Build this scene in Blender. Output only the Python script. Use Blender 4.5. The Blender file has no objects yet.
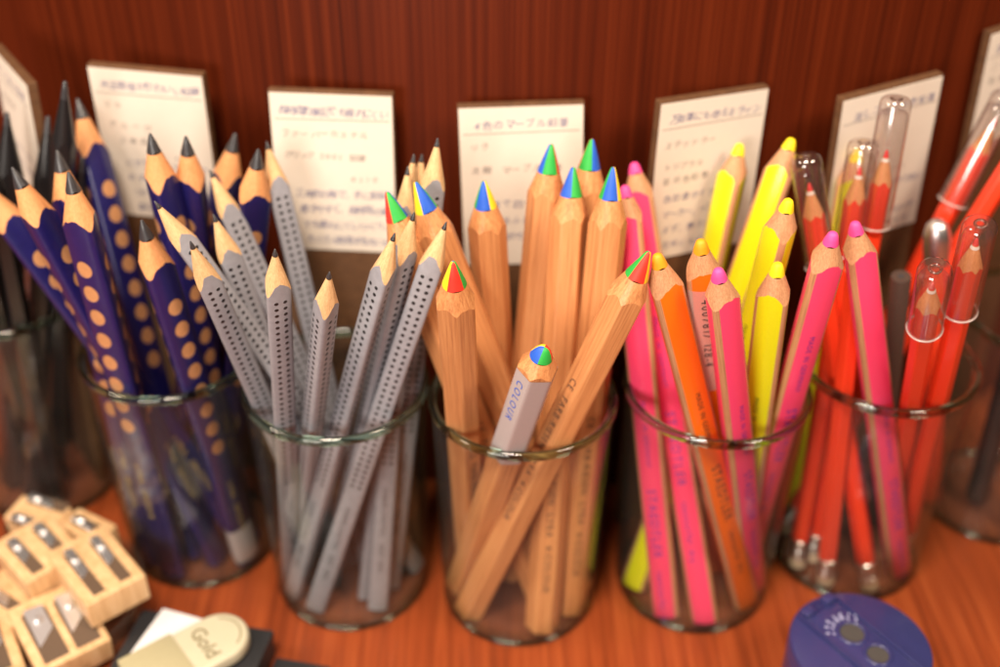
import bpy, bmesh, math, random
from mathutils import Vector, Matrix
random.seed(7)
S = 0.0075                      # one working unit = 7.5 mm
sc = bpy.context.scene
COL = sc.collection
R = math.radians
PI = math.pi

# ------------------------------------------------------------------ materials
def mat(name):
    m = bpy.data.materials.new(name); m.use_nodes = True
    nt = m.node_tree; nt.nodes.clear()
    out = nt.nodes.new('ShaderNodeOutputMaterial')
    return m, nt, out
def N(nt, t, **kw):
    n = nt.nodes.new(t)
    for k, v in kw.items():
        if k in n.inputs: n.inputs[k].default_value = v
        else: setattr(n, k, v)
    return n
def rgb(c): return (c[0], c[1], c[2], 1.0)
def L(nt, a, b): nt.links.new(a, b)

def plain(name, col, rough=.5, coat=0., metal=0., var=.12, scale=900., bump=0., bscale=2000., spec=.5, sss=0.):
    """paint / plastic with faint mottling and micro bump"""
    m, nt, out = mat(name)
    p = N(nt, 'ShaderNodeBsdfPrincipled', Roughness=rough, Metallic=metal)
    p.inputs['Coat Weight'].default_value = coat
    p.inputs['Coat Roughness'].default_value = .12
    p.inputs['Specular IOR Level'].default_value = spec
    if sss:
        p.inputs['Subsurface Weight'].default_value = sss
        p.inputs['Subsurface Radius'].default_value = (.004, .002, .001)
    tc = N(nt, 'ShaderNodeTexCoord')
    nz = N(nt, 'ShaderNodeTexNoise', Scale=scale, Detail=4.)
    L(nt, tc.outputs['Object'], nz.inputs['Vector'])
    mx = N(nt, 'ShaderNodeMix', data_type='RGBA')
    mx.inputs['A'].default_value = rgb([c*(1-var) for c in col]); mx.inputs['B'].default_value = rgb([min(1, c*(1+var)) for c in col])
    L(nt, nz.outputs['Fac'], mx.inputs['Factor']); L(nt, mx.outputs['Result'], p.inputs['Base Color'])
    if bump:
        nb = N(nt, 'ShaderNodeTexNoise', Scale=bscale, Detail=3.); L(nt, tc.outputs['Object'], nb.inputs['Vector'])
        b = N(nt, 'ShaderNodeBump', Strength=bump, Distance=.0003); L(nt, nb.outputs['Fac'], b.inputs['Height']); L(nt, b.outputs['Normal'], p.inputs['Normal'])
    L(nt, p.outputs[0], out.inputs[0])
    return m

def wood(name, dark, mid, light, stretch=(900, 900, 40), rough=.6, coat=0., fine=2.5, bump=.25, contrast=1., spec=.5, per_obj=True):
    """grain running along local z; the stretch is noise scale per axis (1/m)"""
    m, nt, out = mat(name)
    p = N(nt, 'ShaderNodeBsdfPrincipled', Roughness=rough)
    p.inputs['Coat Weight'].default_value = coat; p.inputs['Coat Roughness'].default_value = .15; p.inputs['Specular IOR Level'].default_value = spec
    tc = N(nt, 'ShaderNodeTexCoord')
    mp = N(nt, 'ShaderNodeMapping'); mp.inputs['Scale'].default_value = stretch
    L(nt, tc.outputs['Object'], mp.inputs['Vector'])
    if per_obj:
        oi = N(nt, 'ShaderNodeObjectInfo'); mul = N(nt, 'ShaderNodeMath', operation='MULTIPLY'); mul.inputs[1].default_value = 57.
        L(nt, oi.outputs['Random'], mul.inputs[0])
        cb = N(nt, 'ShaderNodeCombineXYZ'); 
        for k in range(3): L(nt, mul.outputs[0], cb.inputs[k])
        L(nt, cb.outputs[0], mp.inputs['Location'])
    n1 = N(nt, 'ShaderNodeTexNoise', Scale=1., Detail=5., Roughness=.6, Distortion=.3); L(nt, mp.outputs[0], n1.inputs['Vector'])
    n2 = N(nt, 'ShaderNodeTexNoise', Scale=fine, Detail=3., Roughness=.7); L(nt, mp.outputs[0], n2.inputs['Vector'])
    a = N(nt, 'ShaderNodeMix', data_type='FLOAT'); a.inputs['Factor'].default_value = .45
    L(nt, n1.outputs['Fac'], a.inputs['A']); L(nt, n2.outputs['Fac'], a.inputs['B'])
    cr = N(nt, 'ShaderNodeValToRGB'); e = cr.color_ramp.elements
    w = .17/contrast
    e[0].position = .5-w; e[0].color = rgb(dark); e[1].position = .5+w; e[1].color = rgb(light)
    k = cr.color_ramp.elements.new(.5); k.color = rgb(mid)
    L(nt, a.outputs['Result'], cr.inputs['Fac']); L(nt, cr.outputs['Color'], p.inputs['Base Color'])
    b = N(nt, 'ShaderNodeBump', Strength=bump, Distance=.0003); L(nt, a.outputs['Result'], b.inputs['Height']); L(nt, b.outputs['Normal'], p.inputs['Normal'])
    L(nt, p.outputs[0], out.inputs[0])
    return m

def clear(name, tint=(.95, .975, .96), edge=(.5, .66, .54), rough=.03, f0=.045, dirt=.0, graz=.5):
    """thin clear wall: passes light straight through, absorbs more and reflects more at grazing angles"""
    m, nt, out = mat(name)
    lw = N(nt, 'ShaderNodeLayerWeight'); lw.inputs['Blend'].default_value = .5
    p5 = N(nt, 'ShaderNodeMath', operation='POWER'); p5.inputs[1].default_value = 4.
    L(nt, lw.outputs['Facing'], p5.inputs[0])
    ma = N(nt, 'ShaderNodeMath', operation='MULTIPLY_ADD'); ma.inputs[1].default_value = graz; ma.inputs[2].default_value = f0
    L(nt, p5.outputs[0], ma.inputs[0])
    p3 = N(nt, 'ShaderNodeMath', operation='POWER'); p3.inputs[1].default_value = 2.5
    L(nt, lw.outputs['Facing'], p3.inputs[0])
    mx = N(nt, 'ShaderNodeMix', data_type='RGBA'); mx.inputs['A'].default_value = rgb(tint); mx.inputs['B'].default_value = rgb(edge)
    L(nt, p3.outputs[0], mx.inputs['Factor'])
    tr = N(nt, 'ShaderNodeBsdfTransparent'); L(nt, mx.outputs['Result'], tr.inputs['Color'])
    gl = N(nt, 'ShaderNodeBsdfGlossy', Roughness=rough)
    ms = N(nt, 'ShaderNodeMixShader'); L(nt, ma.outputs[0], ms.inputs[0]); L(nt, tr.outputs[0], ms.inputs[1]); L(nt, gl.outputs[0], ms.inputs[2])
    last = ms
    if dirt:
        df = N(nt, 'ShaderNodeBsdfDiffuse', Color=(.8, .76, .72, 1))
        tc = N(nt, 'ShaderNodeTexCoord'); nz = N(nt, 'ShaderNodeTexNoise', Scale=60., Detail=6.); L(nt, tc.outputs['Object'], nz.inputs['Vector'])
        mm = N(nt, 'ShaderNodeMath', operation='MULTIPLY'); mm.inputs[1].default_value = dirt; L(nt, nz.outputs['Fac'], mm.inputs[0])
        m2 = N(nt, 'ShaderNodeMixShader'); L(nt, mm.outputs[0], m2.inputs[0]); L(nt, ms.outputs[0], m2.inputs[1]); L(nt, df.outputs[0], m2.inputs[2]); last = m2
    L(nt, last.outputs[0], out.inputs[0])
    return m

def solid_glass(name, col, rough=.02):
    m, nt, out = mat(name)
    p = N(nt, 'ShaderNodeBsdfPrincipled', Roughness=rough, IOR=1.5)
    p.inputs['Transmission Weight'].default_value = 1.; p.inputs['Base Color'].default_value = rgb(col)
    L(nt, p.outputs[0], out.inputs[0]); return m

def dotted(name, base, dot, rough, coat, mode):
    """painted barrel with a row of marks on each face; uv = (sideways offset, distance from the point) in working units"""
    m, nt, out = mat(name)
    p = N(nt, 'ShaderNodeBsdfPrincipled', Roughness=rough)
    p.inputs['Coat Weight'].default_value = coat; p.inputs['Coat Roughness'].default_value = .2
    uv = N(nt, 'ShaderNodeUVMap', uv_map='face'); sp = N(nt, 'ShaderNodeSeparateXYZ'); L(nt, uv.outputs[0], sp.inputs[0])
    def M(op, a, b=None, c=None):
        n = N(nt, 'ShaderNodeMath', operation=op)
        for i, v in enumerate((a, b, c)):
            if v is None: continue
            if isinstance(v, (int, float)): n.inputs[i].default_value = v
            else: L(nt, v, n.inputs[i])
        return n.outputs[0]
    U, V = sp.outputs[0], sp.outputs[1]
    if mode == 'drop':
        pitch, r0, s0, s1 = 1.22, .35, 3.66, 13.4
        f = M('MULTIPLY', M('SUBTRACT', M('FRACT', M('DIVIDE', V, pitch)), .5), pitch)
        wide = M('MULTIPLY_ADD', f, .22, 1.)                       # slightly fuller at the lower end
        d = M('SQRT', M('ADD', M('POWER', M('ABSOLUTE', M('DIVIDE', U, wide)), 2.), M('POWER', M('ABSOLUTE', M('MULTIPLY', f, .88)), 2.)))
        soft = .012
    else:
        pitch, r0, s0, s1 = .335, .082, 2.35, 14.4
        f = M('MULTIPLY', M('SUBTRACT', M('FRACT', M('DIVIDE', V, pitch)), .5), pitch)
        uu = M('SUBTRACT', M('ABSOLUTE', U), .18)
        d = M('SQRT', M('ADD', M('POWER', M('ABSOLUTE', uu), 2.), M('POWER', M('ABSOLUTE', f), 2.)))
        soft = .01
    inside = M('SUBTRACT', 1., M('MAXIMUM', 0., M('MINIMUM', 1., M('DIVIDE', M('SUBTRACT', d, r0-soft), 2*soft))))
    band = M('MULTIPLY', M('GREATER_THAN', V, s0), M('LESS_THAN', V, s1))
    fac = M('MULTIPLY', inside, band)
    mx = N(nt, 'ShaderNodeMix', data_type='RGBA'); mx.inputs['A'].default_value = rgb(base); mx.inputs['B'].default_value = rgb(dot)
    L(nt, fac, mx.inputs['Factor'])
    tc = N(nt, 'ShaderNodeTexCoord'); nz = N(nt, 'ShaderNodeTexNoise', Scale=500., Detail=5.); L(nt, tc.outputs['Object'], nz.inputs['Vector'])
    hs = N(nt, 'ShaderNodeHueSaturation'); L(nt, mx.outputs['Result'], hs.inputs['Color'])
    L(nt, M('MULTIPLY_ADD', nz.outputs['Fac'], .4, .8), hs.inputs['Value']); L(nt, hs.outputs[0], p.inputs['Base Color'])
    b = N(nt, 'ShaderNodeBump', Strength=.6, Distance=.0004); b.invert = (mode == 'drop'); L(nt, fac, b.inputs['Height']); L(nt, b.outputs['Normal'], p.inputs['Normal'])
    L(nt, p.outputs[0], out.inputs[0]); return m

MT = {}
def build_materials():
    MT['pillar'] = wood('mahogany_veneer', (.018, .0024, .0009), (.076, .0102, .0023), (.138, .021, .0046), (640, 640, 4.5), rough=.45, coat=0., fine=.4, bump=.1, contrast=.68, spec=.14, per_obj=False)
    MT['table'] = wood('varnished_table_wood', (.10, .017, .0035), (.235, .043, .0095), (.35, .08, .02), (420, 14, 420), rough=.42, coat=.05, fine=.4, bump=.1, contrast=.85, spec=.35, per_obj=False)
    MT['board'] = wood('brown_board', (.075, .031, .010), (.105, .044, .015), (.135, .058, .021), (300, 300, 60), rough=.7)
    MT['paper'] = plain('cream_card_paper', (.66, .585, .505), .8, var=.03, scale=300., bump=.15, bscale=3000.)
    MT['ink_blue'] = plain('blue_ink', (.03, .04, .20), .7)
    MT['ink_grey'] = plain('pencil_grey_ink', (.11, .095, .095), .7)
    MT['navy'] = dotted('navy_lacquer_with_bare_drops', (.010, .008, .088), (.52, .25, .11), .36, .45, 'drop')
    MT['grey'] = dotted('silver_grey_lacquer_with_black_dots', (.28, .28, .315), (.010, .010, .011), .42, .12, 'dots')
    MT['cedar'] = wood('cedar_point_wood', (.52, .21, .075), (.66, .29, .11), (.74, .37, .16), (2200, 2200, 60), rough=.65)
    MT['lime'] = wood('pale_point_wood', (.50, .29, .13), (.66, .41, .20), (.76, .51, .27), (2200, 2200, 60), rough=.65)
    MT['natural'] = wood('natural_barrel_wood', (.36, .13, .046), (.56, .235, .086), (.67, .32, .13), (1000, 1000, 22), rough=.5, coat=.06)
    MT['brownwood'] = wood('brown_point_wood', (.34, .145, .065), (.52, .25, .12), (.63, .34, .18), (2200, 2200, 60), rough=.65)
    MT['graphite'] = plain('graphite', (.035, .034, .038), .38, spec=.7)
    MT['black'] = plain('black_lacquer', (.012, .011, .012), .35, coat=.3)
    MT['pink'] = plain('fluorescent_pink_lacquer', (1., .065, .185), .36, coat=.3, var=.05)
    MT['yellow'] = plain('fluorescent_yellow_lacquer', (.72, .73, .008), .36, coat=.3, var=.05)
    MT['orange'] = plain('fluorescent_orange_lacquer', (.98, .17, .006), .36, coat=.3, var=.05)
    MT['red'] = plain('vermilion_lacquer', (.86, .05, .014), .34, coat=.4, var=.05)
    MT['leadpink'] = plain('pink_lead', (.92, .07, .30), .6, var=.08)
    MT['leadyellow'] = plain('yellow_lead', (.90, .68, .01), .6, var=.08)
    MT['leadorange'] = plain('orange_lead', (.92, .32, .01), .6, var=.08)
    MT['leadred'] = plain('red_lead', (.72, .03, .03), .6, var=.08)
    MT['c_r'] = plain('core_red', (.70, .035, .02), .55, var=.1)
    MT['c_g'] = plain('core_green', (.02, .36, .05), .55, var=.1)
    MT['c_b'] = plain('core_blue', (.015, .10, .55), .55, var=.1)
    MT['c_y'] = plain('core_yellow', (.88, .62, .02), .55, var=.1)
    MT['umber'] = plain('grey_brown_lacquer', (.06, .035, .027), .5, var=.15)
    MT['white'] = plain('white_band', (.8, .74, .68), .6)
    MT['eraser'] = plain('worn_eraser', (.55, .40, .28), .8, bump=.4)
    MT['metal'] = plain('steel', (.86, .86, .88), .36, metal=1., var=.05)
    MT['ferrule'] = plain('aluminium_ferrule', (.66, .63, .62), .3, metal=1., var=.08)
    MT['sticker'] = plain('white_sticker_film', (.42, .36, .36), .35, coat=.3, var=.04)
    MT['txt_dark'] = plain('dark_print', (.04, .03, .03), .5)
    MT['txt_purple'] = plain('purple_print', (.16, .03, .30), .5)
    MT['txt_olive'] = plain('olive_print', (.10, .12, .01), .5)
    MT['txt_gold'] = plain('gold_print', (.5, .34, .08), .4)
    MT['txt_blue'] = plain('blue_print', (.04, .12, .55), .5)
    MT['glass'] = clear('tumbler_wall', (.992, .995, .992), (.78, .88, .80), f0=.03, dirt=.012)
    MT['rim'] = solid_glass('green_tinted_rim', (.52, .78, .61))
    MT['base'] = clear('tumbler_base', (.97, .985, .97), (.66, .78, .68), f0=.05, dirt=.03)
    MT['cap'] = clear('clear_plastic_cap', (.985, .965, .96), (.84, .74, .72), f0=.12, rough=.09, dirt=.02, graz=.7)
    MT['caprim'] = plain('cap_edge_plastic', (.86, .72, .68), .25, coat=.4); MT['caprim'].node_tree.nodes['Principled BSDF'].inputs['Transmission Weight'].default_value = .45
    MT['capend'] = solid_glass('cap_end_plastic', (.95, .9, .88), .1)
    MT['blockwood'] = wood('sharpener_wood', (.46, .26, .115), (.62, .39, .195), (.70, .48, .27), (300, 300, 40), rough=.55)
    MT['groove'] = plain('painted_recess_shade', (.10, .06, .035), .7)  # shade of slots and pencil holes put into the colour of flat pieces
    MT['blackbox'] = plain('black_card_box', (.018, .018, .02), .55, bump=.1)
    MT['whitecard'] = plain('white_paper_card', (.68, .68, .70), .7, var=.02)
    MT['cream'] = plain('cream_eraser', (.50, .465, .335), .45, var=.06, scale=150., sss=.1)
    MT['khaki'] = plain('pale_gold_sleeve', (.40, .36, .22), .35, coat=.2, var=.06)
    MT['emboss'] = plain('gold_print_on_eraser', (.17, .14, .07), .55)
    MT['violet'] = plain('violet_blue_plastic', (.030, .033, .125), .3, coat=.3, var=.06, scale=200., bump=.15, bscale=900.)
    MT['gapshade'] = plain('painted_gap_shade', (.015, .018, .09), .4)  # darker violet: the shade inside the catch gap painted on a thin plate
    MT['hole'] = plain('painted_hole_shade', (.05, .045, .042), .8)  # darkness inside the drum's holes painted on flat discs
    MT['scuff'] = plain('pale_moulded_letters', (.34, .36, .55), .5)
build_materials()

# ------------------------------------------------------------------ objects
def setp(o, label=None, cat=None, group=None, kind=None):
    if label: o['label'] = label
    if cat: o['category'] = cat
    if group: o['group'] = group
    if kind: o['kind'] = kind
    return o
def empty(name, loc, rot=None, **kw):
    o = bpy.data.objects.new(name, None); COL.objects.link(o)
    o.empty_display_size = .005
    M = (rot.to_4x4() if rot is not None else Matrix.Identity(4)); M.translation = Vector(loc)*S
    o.matrix_world = M
    return setp(o, **kw)
def link(name, me, parent=None, loc=None, rot=None, **kw):
    o = bpy.data.objects.new(name, me); COL.objects.link(o)
    M = (rot.to_4x4() if rot is not None else Matrix.Identity(4))
    if loc is not None: M.translation = Vector(loc)*S
    if parent is not None:
        o.parent = parent; o.matrix_local = M
    else: o.matrix_world = M
    return setp(o, **kw)
def mesh(name, verts, faces, mats, fmats=None, smooth=True, sharp=35, uvs=None):
    me = bpy.data.meshes.new(name)
    me.from_pydata([Vector(v)*S for v in verts], [], faces)
    for m in mats: me.materials.append(MT[m])
    if fmats: me.polygons.foreach_set('material_index', fmats)
    if uvs:
        l = me.uv_layers.new(name='face')
        flat = [c for f in uvs for uvp in f for c in uvp]
        l.data.foreach_set('uv', flat)
    me.polygons.foreach_set('use_smooth', [smooth]*len(me.polygons))
    if smooth: me.set_sharp_from_angle(angle=R(sharp))
    me.update(); return me
def from_bm(name, bm, mats, smooth=True, sharp=35):
    me = bpy.data.meshes.new(name)
    bmesh.ops.scale(bm, vec=(S, S, S), verts=bm.verts); bm.to_mesh(me); bm.free()
    for m in mats: me.materials.append(MT[m])
    me.polygons.foreach_set('use_smooth', [smooth]*len(me.polygons))
    if smooth: me.set_sharp_from_angle(angle=R(sharp))
    return me
def lathe(name, prof, mats, n=64, closed=False, sharp=35):
    """prof: list of (radius, z); revolve round z; radius 0 ends become fans"""
    V, F = [], []; rows = []
    for r, z in prof:
        if r < 1e-6: rows.append([len(V)]); V.append((0, 0, z))
        else:
            rows.append(list(range(len(V), len(V)+n)))
            V += [(r*math.cos(2*PI*k/n), r*math.sin(2*PI*k/n), z) for k in range(n)]
    pr = list(zip(rows, rows[1:])) + ([(rows[-1], rows[0])] if closed else [])
    for a, b in pr:
        for k in range(n):
            j = (k+1) % n
            if len(a) == 1 and len(b) == 1: continue
            if len(a) == 1: F.append((a[0], b[j], b[k]))
            elif len(b) == 1: F.append((a[k], a[j], b[0]))
            else: F.append((a[k], a[j], b[j], b[k]))
    return mesh(name, V, F, mats, sharp=sharp)
def torus(name, R0, r, z, mats, n=72, m=12, sq=1.0):
    prof = [(R0+r*math.cos(2*PI*k/m), z+sq*r*math.sin(2*PI*k/m)) for k in range(m)]
    return lathe(name, prof, mats, n, closed=True, sharp=180)
def rbox(name, sx, sy, sz, bev, mats, z0=0., seg=2):
    bm = bmesh.new(); bmesh.ops.create_cube(bm, size=1.)
    for v in bm.verts: v.co = Vector((v.co.x*sx, v.co.y*sy, (v.co.z+.5)*sz+z0))
    if bev: bmesh.ops.bevel(bm, geom=bm.edges[:], offset=bev, segments=seg, affect='EDGES', profile=.5)
    return from_bm(name, bm, mats)

FONTCACHE = {}
def glyphs(s, size, extr=0.0, offset=0.0):
    key = (s, size, extr, offset)
    if key in FONTCACHE: return FONTCACHE[key]
    c = bpy.data.curves.new('t', 'FONT'); c.body = s; c.size = size; c.extrude = extr; c.offset = offset; c.resolution_u = 3
    o = bpy.data.objects.new('t', c); COL.objects.link(o)
    dg = bpy.context.evaluated_depsgraph_get(); dg.update()
    me = bpy.data.meshes.new_from_object(o.evaluated_get(dg))
    vs = [tuple(v.co) for v in me.vertices]; fs = [tuple(p.vertices) for p in me.polygons]
    bpy.data.objects.remove(o); bpy.data.curves.remove(c); bpy.data.meshes.remove(me)
    FONTCACHE[key] = (vs, fs); return vs, fs
def writing(lines, seed=0, jit=.06):
    """hand-written lines: every character set by itself with a little tilt and size change.
    lines: (text, x, y, size, width or None)"""
    rnd = random.Random(seed); V, F = [], []
    for text, x, y, size, width in lines:
        size *= .80
        adv = 0.; pen = x
        step = (width/len(text)) if width else size*.95
        slope = rnd.uniform(-.02, .02)
        for k, ch in enumerate(text):
            if ch != ' ':
                vs, fs = glyphs(ch, round(size, 3), 0., -.003)
                a = rnd.gauss(0, jit); sx = rnd.uniform(.88, 1.08); sy = rnd.uniform(.85, 1.05); sh = rnd.uniform(.05, .25)
                dx = rnd.gauss(0, .04)*size; dy = rnd.gauss(0, .05)*size
                b = len(V)
                for vx, vy, vz in vs:
                    vx, vy = (vx+sh*vy)*sx, vy*sy
                    V.append((pen+dx+vx*math.cos(a)-vy*math.sin(a), y+dy+slope*(pen-x)+vx*math.sin(a)+vy*math.cos(a), 0.))
                F += [tuple(i+b for i in f) for f in fs]
            pen += step*(1. if ord(ch) > 255 else .8)
    return V, F

# ------------------------------------------------------------------ pencils
def prof_r(th, kind, a, soft=0.):
    if kind == 'round': return a
    if soft: return prof_r(th, kind, a)*(1-soft)+1.22*a*soft
    n = 3 if kind == 'tri' else 6
    p = 2.7 if kind == 'tri' else 26
    s = sum(max(0., math.cos(th-2*PI*k/n)/a)**p for k in range(n))
    return s**(-1./p)
def pencil_mesh_parts(Ln, kind, a, rot, cone_len, lead_r, tip_r, barrel_mats, strip=None, n=72, z0=0., soft=0., rng=random, wobble=.045):
    """returns barrel, wood cone and lead data; local z runs from the butt (0) to the point (Ln), local x faces the camera side"""
    th = [2*PI*k/n for k in range(n)]
    rr = [prof_r(t-rot, kind, a, soft) for t in th]; rmax = max(rr)
    tan = rmax/cone_len
    nf = 3 if kind == 'tri' else 6
    def zc(r): return Ln - r/tan + tip_r/tan*.55
    ph = [rng.uniform(0, 6.28) for _ in range(4)]
    zt = [zc(r)+wobble*(math.sin(2*t+ph[0])+.7*math.sin(5*t+ph[1])+.45*math.sin(9*t+ph[2])+.3*math.sin(15*t+ph[3])) for r, t in zip(rr, th)]
    def facing(t):
        k = round((t-rot)/(2*PI/nf)); d = (t-rot)-k*2*PI/nf
        return d
    # barrel
    V, F, FM, UV = [], [], [], []
    zs = [z0, z0+.04] + [None]
    ring = []
    for i, z in enumerate(zs):
        ids = []
        for k in range(n):
            r = rr[k]*(.96 if i == 0 else 1.)
            ids.append(len(V)); V.append((r*math.cos(th[k]), r*math.sin(th[k]), z if z is not None else zt[k]))
        ring.append(ids)
    def uvp(k, kk, z):   # corner kk of the segment whose centre decides the face
        t = 2*PI*(k+.5)/n
        f = round((t-rot)/(2*PI/nf)); c = rot+f*2*PI/nf
        r = rr[kk % n]; return (r*math.sin(2*PI*kk/n-c), Ln-z)
    for i in range(2):
        for k in range(n):
            j = (k+1) % n
            A, B = ring[i], ring[i+1]
            F.append((A[k], A[j], B[j], B[k]))
            mid = facing(2*PI*(k+.5)/n)
            FM.append(1 if (strip and abs(abs(mid)-PI/nf) < strip) else 0)
            UV.append([uvp(k, k, V[A[k]][2]), uvp(k, k+1, V[A[j]][2]), uvp(k, k+1, V[B[j]][2]), uvp(k, k, V[B[k]][2])])
    F.append(tuple(reversed(ring[0]))); FM.append(len(barrel_mats)-1); UV.append([(9, 9)]*n)
    barrel = mesh('barrel', V, F, barrel_mats, FM, uvs=UV)
    # cone with slightly hand-cut edge
    zl = zc(lead_r)
    V, F = [], []
    steps = 4
    rows = []
    for s in range(steps+1):
        f = s/steps; ids = []
        for k in range(n):
            r = rr[k]*(1-f)+lead_r*f; z = zt[k]*(1-f)+zl*f
            ids.append(len(V)); V.append((r*math.cos(th[k]), r*math.sin(th[k]), z))
        rows.append(ids)
    for A, B in zip(rows, rows[1:]):
        for k in range(n): F.append((A[k], A[(k+1) % n], B[(k+1) % n], B[k]))
    return barrel, (V, F), zl, tan
def lead_data(zl, lead_r, tip_r, zend, n=72, cols=None, offset=0., wob=0.):
    V, F, FM = [], [], []
    prof = [(lead_r, zl-.0), (lead_r*.55+tip_r*.45, zl+(zend-zl)*.47), (tip_r, zend-tip_r*.5), (tip_r*.6, zend-tip_r*.12)]
    rows = []
    for i, (r, z) in enumerate(prof):
        ids = []
        for k in range(n):
            t = 2*PI*k/n
            dz = wob*math.sin(3*t+1.)*(1. if i == 0 else 0.)
            ids.append(len(V)); V.append((r*math.cos(t), r*math.sin(t), z+dz))
        rows.append(ids)
    V.append((0, 0, zend)); top = len(V)-1
    def ci(k):
        if not cols: return 0
        t = (2*PI*(k+.5)/n - offset + PI/len(cols)) % (2*PI)
        return int(t/(2*PI/len(cols))) % len(cols)
    for A, B in zip(rows, rows[1:]):
        for k in range(n): F.append((A[k], A[(k+1) % n], B[(k+1) % n], B[k])); FM.append(ci(k))
    for k in range(n): F.append((rows[-1][k], rows[-1][(k+1) % n], top)); FM.append(ci(k))
    return V, F, FM

CAM = Vector((0.01062, -80.80234, 45.70453))
def frame(base, tip):
    z = (Vector(tip)-Vector(base)).normalized()
    c = CAM-(Vector(base)+Vector(tip))/2
    x = (c-z*c.dot(z)).normalized(); y = z.cross(x)
    return Matrix((x, y, z)).transposed()

def face_print(parent, Ln, a, ang, start, size, text, m, name='printed_text', gap=.012, flip=False, spread=1.0):
    """lettering that runs from the point towards the butt on the face whose normal is at angle ang"""
    V, F = [], []; pen = 0.
    for ch in text:
        if ch != ' ':
            vs, fs = glyphs(ch, size); b = len(V)
            for vx, vy, vz in vs: V.append((pen+vx, vy-size*.35, 0))
            F += [tuple(i+b for i in f) for f in fs]
            w = max(v[0] for v in vs)
            pen += (w+.14*size)*spread
        else: pen += size*.45
    # text x -> -z ; text y -> +tangent
    out = []
    ca, sa = math.cos(ang), math.sin(ang)
    for x, y, _ in V:
        zz = Ln-start-x; t = y; r = a+gap
        out.append((r*ca-t*sa, r*sa+t*ca, zz))
    me = mesh(name, out, F, [m], smooth=False)
    return link(name, me, parent)

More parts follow.
